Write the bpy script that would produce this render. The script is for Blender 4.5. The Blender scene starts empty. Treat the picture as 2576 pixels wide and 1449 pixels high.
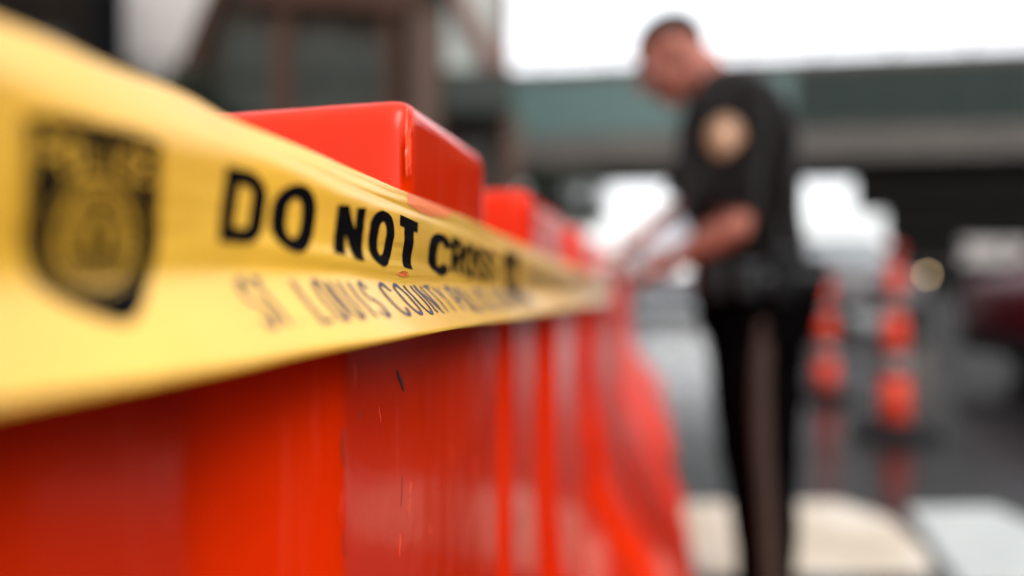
import bpy, bmesh, math, random
from mathutils import Vector, Matrix, noise
random.seed(7)
R = math.radians
scene = bpy.context.scene
COL = scene.collection

# ------------------------------------------------------------------ camera
F = 1717.0            # focal length in reference pixels (reference frame 2576 x 1449)
CX, HY = 1288.0, 690.0
CAMZ = 1.0
cam_d = bpy.data.cameras.new('camera')
cam = bpy.data.objects.new('camera', cam_d); COL.objects.link(cam)
cam.location = (0, 0, CAMZ); cam.rotation_euler = (R(90), 0, 0)
cam_d.lens = 24; cam_d.sensor_width = 36
cam_d.shift_y = -(724.5 - HY) / 2576
cam_d.clip_start = 0.01; cam_d.clip_end = 2000
cam_d.dof.use_dof = True
cam_d.dof.focus_distance = 0.315
cam_d.dof.aperture_fstop = 1.5
cam_d.dof.aperture_blades = 0
scene.camera = cam

# ------------------------------------------------------------------ world, sun, exposure
SUN_EL, SUN_AZ = 44, 158      # azimuth measured clockwise from +Y (the view direction)
w = bpy.data.worlds.new('World'); scene.world = w; w.use_nodes = True
nt = w.node_tree; nt.nodes.clear()
out = nt.nodes.new('ShaderNodeOutputWorld'); bg = nt.nodes.new('ShaderNodeBackground')
sky = nt.nodes.new('ShaderNodeTexSky'); sky.sky_type = 'NISHITA'; sky.sun_disc = False
sky.sun_elevation = R(SUN_EL); sky.sun_rotation = R(SUN_AZ)
sky.air_density = 1.0; sky.dust_density = 2.0; sky.ozone_density = 1.0
hs = nt.nodes.new('ShaderNodeHueSaturation'); hs.inputs['Saturation'].default_value = 0.12
nt.links.new(sky.outputs[0], hs.inputs['Color']); # overcast dome: brighter overhead than at the horizon
gc = nt.nodes.new('ShaderNodeTexCoord'); gs = nt.nodes.new('ShaderNodeSeparateXYZ'); gm = nt.nodes.new('ShaderNodeMapRange'); gv = nt.nodes.new('ShaderNodeVectorMath'); gv.operation = 'SCALE'
gm.inputs[1].default_value = 0; gm.inputs[2].default_value = 1; gm.inputs[3].default_value = 1.0; gm.inputs[4].default_value = 3.2
nt.links.new(gc.outputs['Generated'], gs.inputs[0]); nt.links.new(gs.outputs[2], gm.inputs[0]); nt.links.new(gm.outputs[0], gv.inputs['Scale'])
nt.links.new(hs.outputs[0], gv.inputs[0]); nt.links.new(gv.outputs[0], bg.inputs[0])
bg.inputs[1].default_value = 0.15
nt.links.new(bg.outputs[0], out.inputs[0])
sd = bpy.data.lights.new('sun', 'SUN'); sd.energy = 1.4; sd.angle = R(35); sd.color = (1, .95, .88)
sun = bpy.data.objects.new('sun', sd); COL.objects.link(sun)
az, el = R(SUN_AZ), R(SUN_EL)
sv = Vector((math.sin(az) * math.cos(el), math.cos(az) * math.cos(el), math.sin(el)))
sun.rotation_euler = sv.to_track_quat('Z', 'Y').to_euler(); sun.location = sv * 30
scene.view_settings.view_transform = 'Standard'; scene.view_settings.look = 'None'
scene.view_settings.exposure = 0.88; scene.view_settings.gamma = 1.0
scene.cycles.use_denoising = True
scene.cycles.max_bounces = 8
scene.cycles.sample_clamp_indirect = 6

# ------------------------------------------------------------------ helpers
def P(x, y, D):
    """point seen at reference pixel (x, y) at depth D metres"""
    return Vector(((x - CX) / F * D, D, CAMZ + (HY - y) / F * D))

def tag(o, label=None, cat=None, group=None, kind=None):
    if label: o['label'] = label
    if cat: o['category'] = cat
    if group: o['group'] = group
    if kind: o['kind'] = kind
    return o

def empty(name, loc=(0, 0, 0), rz=0):
    o = bpy.data.objects.new(name, None); COL.objects.link(o)
    o.location = loc; o.rotation_euler = (0, 0, rz); o.empty_display_size = .1
    return o

def obj(name, bm, mats, parent=None, smooth=False, loc=None):
    me = bpy.data.meshes.new(name)
    bmesh.ops.recalc_face_normals(bm, faces=bm.faces)
    bm.to_mesh(me); bm.free()
    if not isinstance(mats, (list, tuple)): mats = [mats]
    for m in mats: me.materials.append(m)
    if smooth:
        for p in me.polygons: p.use_smooth = True
    o = bpy.data.objects.new(name, me); COL.objects.link(o)
    if parent: o.parent = parent
    if loc is not None: o.location = loc
    return o

def copy_tree(o, parent=None):
    c = o.copy(); COL.objects.link(c); c.parent = parent
    if parent is not None: c.matrix_parent_inverse = o.matrix_parent_inverse.copy()
    for ch in list(o.children): copy_tree(ch, c)
    return c

def box(bm, a, b, bevel=0, M=None, seg=2):
    x0, y0, z0 = a; x1, y1, z1 = b
    vs = [bm.verts.new(p) for p in [(x0,y0,z0),(x1,y0,z0),(x1,y1,z0),(x0,y1,z0),(x0,y0,z1),(x1,y0,z1),(x1,y1,z1),(x0,y1,z1)]]
    fs = [bm.faces.new([vs[i] for i in f]) for f in [(0,3,2,1),(4,5,6,7),(0,1,5,4),(1,2,6,5),(2,3,7,6),(3,0,4,7)]]
    if bevel:
        es = set(e for f in fs for e in f.edges)
        r = bmesh.ops.bevel(bm, geom=list(es), offset=bevel, segments=seg, affect='EDGES', profile=.5)
        vs = [v for v in set(list(r['verts']) + [v for v in vs if v.is_valid])]
    if M is not None:
        for v in vs: v.co = M @ v.co
    return vs

def sphere(bm, c, r, sc=(1, 1, 1), rot=None, seg=20, rings=12):
    M = Matrix.Translation(Vector(c)) @ (rot.to_4x4() if rot else Matrix.Identity(4)) @ Matrix.Diagonal((r*sc[0], r*sc[1], r*sc[2], 1))
    bmesh.ops.create_uvsphere(bm, u_segments=seg, v_segments=rings, radius=1, matrix=M)

def cone(bm, a, b, r0, r1, n=20, sx=1.0, axis=None):
    """tapered closed tube from a to b; sx squeezes it across `axis`"""
    a, b = Vector(a), Vector(b); d = (b - a).normalized()
    u = Vector(axis) if axis is not None else (Vector((0, 0, 1)) if abs(d.z) < .9 else Vector((0, 1, 0)))
    u = (u - d * u.dot(d)).normalized(); v = d.cross(u)
    A, B = [], []
    for k in range(n):
        t = 2 * math.pi * k / n
        q = u * math.cos(t) * sx + v * math.sin(t)
        A.append(bm.verts.new(a + q * r0)); B.append(bm.verts.new(b + q * r1))
    for k in range(n):
        bm.faces.new((A[k], A[(k+1) % n], B[(k+1) % n], B[k]))
    bm.faces.new(A[::-1]); bm.faces.new(B)

def chain(bm, pts, n=20, seg=16):
    """union pieces of a tapered limb: pts = [(pos, radius), ...]"""
    for (p, r) in pts: sphere(bm, p, r, seg=seg, rings=10)
    for (p, r), (q, s) in zip(pts, pts[1:]): cone(bm, p, q, r, s, n)

def loft(bm, rings, cap=True):
    V = [[bm.verts.new(p) for p in r] for r in rings]
    n = len(V[0])
    for a, b in zip(V, V[1:]):
        for k in range(n): bm.faces.new((a[k], a[(k+1) % n], b[(k+1) % n], b[k]))
    if cap: bm.faces.new(V[0][::-1]); bm.faces.new(V[-1])

def lathe(bm, prof, c=(0, 0, 0), n=28):
    c = Vector(c)
    rings = [[c + Vector((r * math.cos(2*math.pi*k/n), r * math.sin(2*math.pi*k/n), z)) for k in range(n)] for r, z in prof]
    loft(bm, rings)

def prism(bm, poly, y0, y1):
    """polygon in x,z swept from y0 to y1"""
    A = [bm.verts.new((x, y0, z)) for x, z in poly]; B = [bm.verts.new((x, y1, z)) for x, z in poly]
    n = len(poly)
    bm.faces.new(A); bm.faces.new(B[::-1])
    for k in range(n): bm.faces.new((A[k], B[k], B[(k+1) % n], A[(k+1) % n]))

def remesh(o, vox, smooth=2, factor=.5):
    m = o.modifiers.new('remesh', 'REMESH'); m.mode = 'VOXEL'; m.voxel_size = vox; m.use_smooth_shade = True
    if smooth:
        s = o.modifiers.new('smooth', 'SMOOTH'); s.iterations = smooth; s.factor = factor
    return o

# ------------------------------------------------------------------ materials
def srgb(r, g, b):
    f = lambda c: (c/255/12.92) if c/255 <= .04045 else ((c/255+.055)/1.055)**2.4
    return (f(r), f(g), f(b))

def mat(name, col, rough=.5, metal=0, spec=.5, var=0, vscale=8, bump=0, bscale=40, bdist=.002, coat=0, col2=None, stretch=None, detail=6, sss=0):
    m = bpy.data.materials.new(name); m.use_nodes = True
    nt = m.node_tree; b = nt.nodes['Principled BSDF']
    b.inputs['Base Color'].default_value = (*col, 1); b.inputs['Roughness'].default_value = rough
    b.inputs['Metallic'].default_value = metal; b.inputs['Specular IOR Level'].default_value = spec
    b.inputs['Coat Weight'].default_value = coat
    tc = nt.nodes.new('ShaderNodeTexCoord'); mp = nt.nodes.new('ShaderNodeMapping')
    nt.links.new(tc.outputs['Object'], mp.inputs[0])
    if stretch: mp.inputs['Scale'].default_value = stretch
    if var or col2:
        n = nt.nodes.new('ShaderNodeTexNoise'); n.inputs['Scale'].default_value = vscale; n.inputs['Detail'].default_value = detail
        cr = nt.nodes.new('ShaderNodeValToRGB')
        c1 = tuple(c * (1 - var) for c in col); c2 = col2 or tuple(min(1, c * (1 + var)) for c in col)
        cr.color_ramp.elements[0].position = .35; cr.color_ramp.elements[1].position = .68
        cr.color_ramp.elements[0].color = (*c1, 1); cr.color_ramp.elements[1].color = (*c2, 1)
        nt.links.new(mp.outputs[0], n.inputs['Vector']); nt.links.new(n.outputs[0], cr.inputs[0])
        nt.links.new(cr.outputs[0], b.inputs['Base Color'])
        mr = nt.nodes.new('ShaderNodeMapRange'); mr.inputs[3].default_value = rough * .8; mr.inputs[4].default_value = min(1, rough * 1.2)
        nt.links.new(n.outputs[0], mr.inputs[0]); nt.links.new(mr.outputs[0], b.inputs['Roughness'])
    if bump:
        n2 = nt.nodes.new('ShaderNodeTexNoise'); n2.inputs['Scale'].default_value = bscale; n2.inputs['Detail'].default_value = 4
        bp = nt.nodes.new('ShaderNodeBump'); bp.inputs['Strength'].default_value = bump; bp.inputs['Distance'].default_value = bdist
        nt.links.new(mp.outputs[0], n2.inputs['Vector']); nt.links.new(n2.outputs[0], bp.inputs['Height']); nt.links.new(bp.outputs[0], b.inputs['Normal'])
    if sss:
        b.inputs['Subsurface Weight'].default_value = sss; b.inputs['Subsurface Radius'].default_value = (.02, .006, .003); b.inputs['Subsurface Scale'].default_value = .5
    return m

def brick_mat(name, c1, c2, mortar, scale=1.0):
    m = bpy.data.materials.new(name); m.use_nodes = True
    nt = m.node_tree; b = nt.nodes['Principled BSDF']; b.inputs['Roughness'].default_value = .85; b.inputs['Specular IOR Level'].default_value = .1
    tc = nt.nodes.new('ShaderNodeTexCoord'); sp = nt.nodes.new('ShaderNodeSeparateXYZ'); cb = nt.nodes.new('ShaderNodeCombineXYZ')
    ad = nt.nodes.new('ShaderNodeMath'); ad.operation = 'ADD'
    nt.links.new(tc.outputs['Object'], sp.inputs[0]); nt.links.new(sp.outputs[0], ad.inputs[0]); nt.links.new(sp.outputs[1], ad.inputs[1])
    nt.links.new(ad.outputs[0], cb.inputs[0]); nt.links.new(sp.outputs[2], cb.inputs[1])
    br = nt.nodes.new('ShaderNodeTexBrick'); br.inputs['Scale'].default_value = scale
    br.inputs['Color1'].default_value = (*c1, 1); br.inputs['Color2'].default_value = (*c2, 1); br.inputs['Mortar'].default_value = (*mortar, 1)
    br.inputs['Brick Width'].default_value = .22; br.inputs['Row Height'].default_value = .075; br.inputs['Mortar Size'].default_value = .008
    nt.links.new(cb.outputs[0], br.inputs[0])
    n = nt.nodes.new('ShaderNodeTexNoise'); n.inputs['Scale'].default_value = .7
    mx = nt.nodes.new('ShaderNodeMix'); mx.data_type = 'RGBA'; mx.blend_type = 'MULTIPLY'; mx.inputs[0].default_value = .5
    nt.links.new(br.outputs[0], mx.inputs[6]); nt.links.new(n.outputs[0], mx.inputs[7]); nt.links.new(mx.outputs[2], b.inputs['Base Color'])
    bp = nt.nodes.new('ShaderNodeBump'); bp.inputs['Strength'].default_value = .5; bp.inputs['Distance'].default_value = .005
    nt.links.new(br.outputs['Fac'], bp.inputs['Height']); bp.invert = True; nt.links.new(bp.outputs[0], b.inputs['Normal'])
    return m

def plastic_mat(name, col, spec=.13):
    """rotationally moulded orange-red plastic: gloss, fine vertical scuffs, faint bloom, orange peel"""
    m = mat(name, col, rough=.2, spec=spec)
    nt = m.node_tree; b = nt.nodes['Principled BSDF']
    tc = nt.nodes['Texture Coordinate']; L = nt.links
    mp = nt.nodes.new('ShaderNodeMapping'); mp.inputs['Scale'].default_value = (90, 90, 5); L.new(tc.outputs['Object'], mp.inputs[0])
    st = nt.nodes.new('ShaderNodeTexNoise'); st.inputs['Scale'].default_value = 1; st.inputs['Detail'].default_value = 5; L.new(mp.outputs[0], st.inputs['Vector'])
    big = nt.nodes.new('ShaderNodeTexNoise'); big.inputs['Scale'].default_value = 7; big.inputs['Detail'].default_value = 5; L.new(tc.outputs['Object'], big.inputs['Vector'])
    peel = nt.nodes.new('ShaderNodeTexNoise'); peel.inputs['Scale'].default_value = 420; peel.inputs['Detail'].default_value = 2; L.new(tc.outputs['Object'], peel.inputs['Vector'])
    cr = nt.nodes.new('ShaderNodeValToRGB'); e = cr.color_ramp.elements
    e[0].position = .3; e[0].color = (col[0]*.86, col[1]*.8, col[2]*.8, 1); e[1].position = .7; e[1].color = (min(1, col[0]*1.08), col[1]*1.25, col[2]*1.3, 1)
    L.new(big.outputs[0], cr.inputs[0])
    cr2 = nt.nodes.new('ShaderNodeValToRGB'); e = cr2.color_ramp.elements
    e[0].position = .60; e[0].color = (0, 0, 0, 1); e[1].position = .82; e[1].color = (1, 1, 1, 1); L.new(st.outputs[0], cr2.inputs[0])
    mx = nt.nodes.new('ShaderNodeMix'); mx.data_type = 'RGBA'
    mu = nt.nodes.new('ShaderNodeMath'); mu.operation = 'MULTIPLY'; mu.inputs[1].default_value = .05
    L.new(cr2.outputs[0], mu.inputs[0]); L.new(mu.outputs[0], mx.inputs[0]); L.new(cr.outputs[0], mx.inputs[6]); mx.inputs[7].default_value = (.75, .28, .2, 1)
    L.new(mx.outputs[2], b.inputs['Base Color'])
    mr = nt.nodes.new('ShaderNodeMapRange'); mr.inputs[1].default_value = .3; mr.inputs[2].default_value = .75; mr.inputs[3].default_value = .10; mr.inputs[4].default_value = .18
    L.new(st.outputs[0], mr.inputs[0]); L.new(mr.outputs[0], b.inputs['Roughness'])
    ad = nt.nodes.new('ShaderNodeMath'); ad.operation = 'MULTIPLY_ADD'; ad.inputs[1].default_value = .35
    L.new(st.outputs[0], ad.inputs[0]); L.new(peel.outputs[0], ad.inputs[2])
    bp = nt.nodes.new('ShaderNodeBump'); bp.inputs['Strength'].default_value = .10; bp.inputs['Distance'].default_value = .0004
    L.new(ad.outputs[0], bp.inputs['Height'])
    bp2 = nt.nodes.new('ShaderNodeBump'); bp2.inputs['Strength'].default_value = .25; bp2.inputs['Distance'].default_value = .008
    L.new(big.outputs[0], bp2.inputs['Height']); L.new(bp2.outputs[0], bp.inputs['Normal']); L.new(bp.outputs[0], b.inputs['Normal'])
    return m

M_RED = plastic_mat('barrier_plastic', (.35, .0115, .0002))
M_REDW = plastic_mat('weathered_barrier_plastic', (.35, .0105, .0003), .06)
M_BLACKMARK = mat('scuff_black', (.01, .008, .008), .7)
M_ASPHALT = mat('wet_asphalt', (.006, .0052, .0052), .2, spec=.34, var=.4, vscale=2.2, bump=.12, bscale=90, bdist=.003)
M_WALK = mat('concrete_walk', (.30, .29, .27), .8, var=.2, vscale=2, bump=.3, bscale=60)
M_STRIPE_W = mat('cream_road_paint', (.33, .295, .25), .6, col2=(.22, .18, .12), vscale=3, bump=.3, bscale=90)
M_STRIPE_C = mat('white_road_paint', (.215, .228, .22), .6, var=.1, vscale=5, bump=.3, bscale=90)
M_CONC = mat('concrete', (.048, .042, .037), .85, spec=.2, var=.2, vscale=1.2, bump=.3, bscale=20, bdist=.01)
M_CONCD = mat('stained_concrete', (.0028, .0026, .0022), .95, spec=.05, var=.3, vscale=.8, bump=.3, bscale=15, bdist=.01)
M_STEELD = mat('dark_steel', (.03, .028, .027), .6, var=.3, vscale=3)
M_TEAL = mat('teal_panel', (.029, .067, .061), .55, var=.1, vscale=1.5)
M_GREEN = mat('green_girder', (.0028, .0095, .0072), .6, spec=.2, var=.25, vscale=1.2)
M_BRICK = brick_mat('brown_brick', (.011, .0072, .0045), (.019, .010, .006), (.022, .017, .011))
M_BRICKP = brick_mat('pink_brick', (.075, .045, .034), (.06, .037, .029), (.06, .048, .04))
M_PALE = mat('pale_stucco', (.21, .22, .205), .85, var=.1, vscale=1.5)
M_PALE2 = mat('light_stucco', (.28, .26, .25), .85, var=.06, vscale=1.5)
M_BROWN = mat('brown_trim', (.030, .0145, .0095), .85, spec=.1, var=.2, vscale=3)
M_BROWNP = mat('red_brown_trim', (.10, .045, .033), .85, spec=.1)
M_GLASSG = mat('green_grey_glass', (.010, .011, .008), .6, var=.3, vscale=.8, spec=.2)
M_DARKG = mat('dark_green_metal', (.009, .012, .009), .5, spec=.15)
M_BLACKP = mat('black_pole_paint', (.001, .0013, .0016), .7, spec=.02)
M_SKIN = mat('skin', (.185, .058, .038), .6, spec=.25, var=.14, vscale=30, bump=.15, bscale=300, bdist=.0006, sss=.08)
M_HAIR = mat('hair', (.011, .007, .005), .85, spec=.1, var=.4, vscale=60, bump=.8, bscale=400, bdist=.002, stretch=(1, 1, .3))
M_SHIRT = mat('uniform_shirt', (.0024, .0016, .0015), .85, spec=.03, var=.2, vscale=20, bump=.5, bscale=9, bdist=.02)
M_SHIRT.node_tree.nodes['Principled BSDF'].inputs['Sheen Weight'].default_value = .05
M_TROUSER = mat('uniform_trousers', (.0012, .0010, .0010), 1.0, spec=0, var=.2, vscale=20, bump=.5, bscale=8, bdist=.02)
M_TSTRIPE = mat('trouser_stripe', (.030, .0175, .0135), .85, spec=.1, var=.15, vscale=30)
M_LEATHER = mat('belt_leather', (.002, .002, .0025), .4, spec=.2)
M_METAL = mat('bright_metal', (.6, .58, .52), .3, metal=1)
M_GOLD = mat('patch_gold', (.13, .06, .021), .7, var=.2, vscale=60)
M_CREAM = mat('patch_cream', (.27, .15, .09), .7, var=.2, vscale=60)
M_EYEW = mat('eye_white', (.6, .56, .5), .2)
M_PAPER = mat('paper', (.42, .41, .43), .7)
M_INK = mat('pen_plastic', (.02, .03, .08), .3)
M_CONE = mat('channelizer_orange', (.30, .020, .005), .6, spec=.2, var=.12, vscale=10)
M_HANDLE = mat('faded_handle', (.16, .02, .012), .7, spec=.1)
M_REFL = mat('reflective_white_sheet', (.065, .058, .056), .6, var=.1, vscale=20)
M_RUBBER = mat('black_rubber', (.004, .004, .0045), .8, spec=.1, var=.3, vscale=10)
M_CARRED = mat('car_paint_dark_red', (.035, .0006, .003), .35, spec=.25)
M_CARGREY = mat('car_paint_grey', (.06, .053, .055), .4, spec=.3)
M_CARSIL = mat('car_paint_silver', (.05, .05, .058), .4, spec=.3)
M_HLAMP = mat('headlight_lens', (.05, .05, .052), .5, spec=.2)
M_TYRE = mat('tyre', (.012, .012, .012), .8)
M_RIM = mat('rim', (.1, .1, .1), .35, metal=1)
M_TRIMB = mat('black_trim', (.005, .005, .0055), .6, spec=.15)
M_LEAF = mat('leaf', (.009, .012, .007), .8, spec=.12, var=.5, vscale=2)
M_BARK = mat('bark', (.05, .035, .025), .9, bump=.6, bscale=30, bdist=.02)
M_LAMPRED = mat('tail_lens', (.03, .001, .001), .3)

def glass_mat(name, tint=(.75, .8, .82), t=.85):
    m = bpy.data.materials.new(name); m.use_nodes = True; nt = m.node_tree; nt.nodes.remove(nt.nodes['Principled BSDF'])
    o = nt.nodes['Material Output']; tr = nt.nodes.new('ShaderNodeBsdfTransparent'); gl = nt.nodes.new('ShaderNodeBsdfGlossy'); mx = nt.nodes.new('ShaderNodeMixShader')
    tr.inputs[0].default_value = (*tint, 1); gl.inputs['Roughness'].default_value = .03
    mx.inputs[0].default_value = 1 - t
    nt.links.new(tr.outputs[0], mx.inputs[1]); nt.links.new(gl.outputs[0], mx.inputs[2]); nt.links.new(mx.outputs[0], o.inputs[0])
    return m
M_GLASS = glass_mat('car_glass')

def emit_mat(name, col, s):
    m = bpy.data.materials.new(name); m.use_nodes = True; b = m.node_tree.nodes['Principled BSDF']
    b.inputs['Base Color'].default_value = (*col, 1); b.inputs['Emission Color'].default_value = (*col, 1); b.inputs['Emission Strength'].default_value = s
    return m
M_LAMPON = emit_mat('lit_lamp', (1.0, .70, .36), 3.2)

# ------------------------------------------------------------------ ground
def sheet(name, pts, z, m, **k):
    bm = bmesh.new(); bm.faces.new([bm.verts.new((x, y, z)) for x, y in pts])
    o = obj(name, bm, m); tag(o, kind='structure', **k); return o
sheet('road', [(-600, -200), (600, -200), (600, 1200), (-600, 1200)], 0, M_ASPHALT)
# pavement strip on the building side with a kerb
bm = bmesh.new(); box(bm, (-40, 10.2, .0), (-.8, 14.2, .13), .02); tag(obj('pavement', bm, M_WALK), kind='structure')
def G(x, y):     # ground point seen at reference pixel
    D = CAMZ * F / (y - HY); return ((x - CX) / F * D, D)
def stripe(name, px, m, z=.004):
    pts = [G(*p) for p in px]; sheet(name, pts, z, m)
stripe('crosswalk_stripe', [(1250, 1270), (2110, 1264), (2235, 1306), (2322, 1380), (2350, 1446), (1250, 1454)], M_STRIPE_W)
stripe('crosswalk_stripe', [(2282, 1278), (2500, 1276), (2960, 1480), (2425, 1480)], M_STRIPE_C)
stripe('crosswalk_stripe', [(2640, 1280), (2900, 1278), (3560, 1500), (3200, 1500)], M_STRIPE_C)

# ------------------------------------------------------------------ barrier row
A_ = math.atan(324 / F); DIR = Vector((math.sin(A_), math.cos(A_), 0)); NRM = Vector((math.cos(A_), -math.sin(A_), 0))
WALLW = -.115          # offset of the barrier face from the camera's line
ZT, ZN = 1.091, 1.018  # top of the lugs, floor of the notches
def W(u, w_, z): return DIR * u + NRM * w_ + Vector((0, 0, z))
MW = Matrix(((NRM.x, DIR.x, 0, 0), (NRM.y, DIR.y, 0, 0), (0, 0, 1, 0), (0, 0, 0, 1)))   # local (w,u,z)
TH = .20               # thickness at the top
def barrier_mesh(L, lugs, recess, e=.026):
    """one hollow-moulded barrier in local axes: x across (0 = face towards the camera side), y along (0..L), z up"""
    bm = bmesh.new()
    c = -TH / 2
    def prof(inset):
        right = [(.285, 0), (.285, .07), (.21, .13), (.07, .33), (.028, .45), (.008, .62), (0, .74), (0, ZN)]
        r = [(x - inset * (1 if z > .3 else .6), z) for x, z in right]
        l = [(2 * c - x, z) for x, z in r][::-1]
        return r + l
    us = [0]
    rec = sorted(recess)
    rings = []
    def add(u, ins): rings.append([(x, u, z) for x, z in prof(ins)])
    add(0, .012); add(.012, .0)
    for a, b, d in rec:
        add(a, 0); add(a + e, d); add(b - e, d); add(b, 0)
    add(L - .012, 0); add(L, .012)
    loft(bm, [[Vector(p) for p in r] for r in rings])
    for a, b in lugs:
        n0 = len(bm.verts)
        sl = .008
        V = [(0, a, ZN - .03), (-TH, a + .018, ZN - .03), (-TH, b - .01, ZN - .03), (0, b, ZN - .03),
             (0, a, ZT - .0), (-TH, a + .018, ZT), (-TH, b - .01, ZT), (0, b, ZT - .0)]
        V = [Vector(v) for v in V]
        for i in (4, 5): V[i].y += sl
        for i in (6, 7): V[i].y -= sl
        vs = [bm.verts.new(v) for v in V]
        fs = [bm.faces.new([vs[i] for i in f]) for f in [(0,3,2,1),(4,5,6,7),(0,1,5,4),(1,2,6,5),(2,3,7,6),(3,0,4,7)]]
        es = [ed for ed in set(e_ for f in fs for e_ in f.edges) if not all(v.co.z < ZN for v in ed.verts)]
        bmesh.ops.bevel(bm, geom=es, offset=.0095, segments=3, affect='EDGES', profile=.5)
    # end knuckles that take the connecting pin
    return bm
def knuckle_bm(u, zs):
    bm = bmesh.new()
    for z in zs:
        lathe(bm, [(.036, z - .05), (.04, z - .045), (.04, z + .045), (.036, z + .05)], (-TH / 2, u, 0), 20)
    return bm

def make_barrier(L, lugs, recess, u0, label, vox, M_RED, group='orange-red plastic barriers in a row'):
    t = empty('plastic_barrier', MW @ Vector((WALLW, u0, 0)), -A_)
    tag(t, label, 'traffic barrier', group)
    b = obj('barrier_body', barrier_mesh(L, lugs, recess, .048 if vox < .005 else .026), M_RED, t, True); remesh(b, vox, 3, .5)
    for z in (.30, .62, .90): obj('hinge_knuckle', knuckle_bm(L + .006, (z,)), M_RED, t, True)
    bm = bmesh.new(); lathe(bm, [(.011, .22), (.011, .985), (.017, .987), (.017, .999), (.008, 1.003)], (-TH/2, L + .012, 0), 16)
    obj('connecting_pin', bm, M_STEELD, t, True)
    for y in (L*.3, L*.62):
        bm = bmesh.new(); box(bm, (.2865 - .006, y - .09, .012), (.2905, y + .09, .065), .002); obj('drain_cover', bm, M_STEELD, t)
    return t
L0 = 1.86
bA = make_barrier(1.86, [(.10, .47), (1.621, 1.812)], [(.25, 1.0, .04), (1.05, 1.550, .030)], -1.30,
                  'nearest orange-red plastic barrier, its notched top corner in sharp focus behind the tape', .0045, M_RED)
bB = make_barrier(1.86, [(.113, .478), (.72, 1.08), (1.35, 1.74)], [(.17, .34, .022), (.60, 1.25, .03), (1.5, 1.68, .022)], .587,
                  'second orange-red plastic barrier, its raised lug just past the sharp nearest corner', .009, M_REDW)
for u0, lb in ((2.474, 'third orange-red plastic barrier, beside the officer under the papers'),
               (4.361, 'farthest orange-red plastic barrier at the blurred end of the row')):
    c = copy_tree(bB); c.location = MW @ Vector((WALLW, u0, 0)); c['label'] = lb
# scratch on the near barrier's face (gouged black mark)
def wallpt(x, y, w_=WALLW):
    """point of the plane w = w_ seen at pixel (x, y)"""
    tx = (x - CX) / F
    # X = u sin + w cos ; D = u cos - w sin ; X = tx D
    u = w_ * (math.cos(A_) + tx * math.sin(A_)) / (tx * math.cos(A_) - math.sin(A_))
    p = W(u, w_, 0); return Vector((p.x, p.y, CAMZ + (HY - y) / F * p.y)), u
bm = bmesh.new()
L_ = [wallpt(1001, 932, WALLW + .0006)[0], wallpt(1006, 950, WALLW + .0006)[0], wallpt(1012, 962, WALLW + .0006)[0], wallpt(1017, 985, WALLW + .0006)[0]]
wd = [.0004, .0016, .0015, .0003]
pr = []
for p, ww in zip(L_, wd):
    pr.append([bm.verts.new(p + DIR * ww), bm.verts.new(p - DIR * ww), bm.verts.new(p - DIR * ww - NRM * .003), bm.verts.new(p + DIR * ww - NRM * .003)])
for a, b in zip(pr, pr[1:]):
    for k in range(4): bm.faces.new((a[k], a[(k+1) % 4], b[(k+1) % 4], b[k]))
inv = (Matrix.Translation(bA.location) @ Matrix.Rotation(-A_, 4, 'Z')).inverted()
for v in bm.verts: v.co = inv @ v.co
obj('scratch_mark', bm, M_BLACKMARK, bA)

M_FLASH = mat('flash_plastic', (.62, .05, .012), .3)
def on_barrier(name, bm, m):
    for v in bm.verts: v.co = inv @ v.co
    return obj(name, bm, m, bA, True)
rs = random.Random(11)
def ridge(pts, n, rad, name, m):
    bm = bmesh.new(); rr = []
    for i, (p, d) in enumerate(pts):
        f = math.sin(math.pi * (i + .5) / len(pts)) ** .5
        t = ((pts[min(i+1, len(pts)-1)][0]) - (pts[max(i-1, 0)][0])).normalized(); sd = t.cross(n).normalized()
        rr.append([p + sd * rad * 1.6 * f * math.cos(a) * d + n * rad * .7 * f * math.sin(a) * d for a in [2*math.pi*k/8 for k in range(8)]])
    loft(bm, rr); return on_barrier(name, bm, m)
uc = .321     # corner of the near lug
for k, (du, z0, z1, rad) in enumerate([(.004, 1.083, 1.048, .0011), (.009, 1.078, 1.05, .0007), (.006, 1.070, 1.052, .0009), (.013, 1.086, 1.072, .0006)]):
    pts = [(W(uc + du + .0015 * noise.noise(Vector((z * 90, k, 0))), WALLW + .0002, z0 + (z1 - z0) * z), .6 + .8 * abs(noise.noise(Vector((z * 9, k * 3, 2))))) for z in [i / 16 for i in range(17)]]
    ridge(pts, NRM, rad, 'mould_flash', M_FLASH)
for k, (w_, z0, z1, rad) in enumerate([(-.008, 1.082, 1.05, .0010), (-.014, 1.080, 1.062, .0007), (-.022, 1.076, 1.056, .0005)]):
    pts = [(W(uc + .0035 + (z0 + (z1 - z0) * z - 1.02) * .11, WALLW + w_ + .0015 * noise.noise(Vector((z * 7, k, 5))), z0 + (z1 - z0) * z) , .6 + .8 * abs(noise.noise(Vector((z * 9, k * 3, 7))))) for z in [i / 16 for i in range(17)]]
    ridge(pts, -DIR, rad, 'mould_flash', M_FLASH)
for k in range(16):
    x, y = rs.uniform(830, 1230), rs.uniform(900, 1430); p, u_ = wallpt(x, y, WALLW + .0001); ln = rs.uniform(.004, .016)
    pts = [(p + Vector((0, 0, -ln * i / 7)) + DIR * .0008 * math.sin(i * .7 + k), 1) for i in range(8)]
    ridge(pts, NRM, rs.uniform(.00012, .0003), 'scratch_mark', M_FLASH if k % 3 else M_BLACKMARK)

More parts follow.
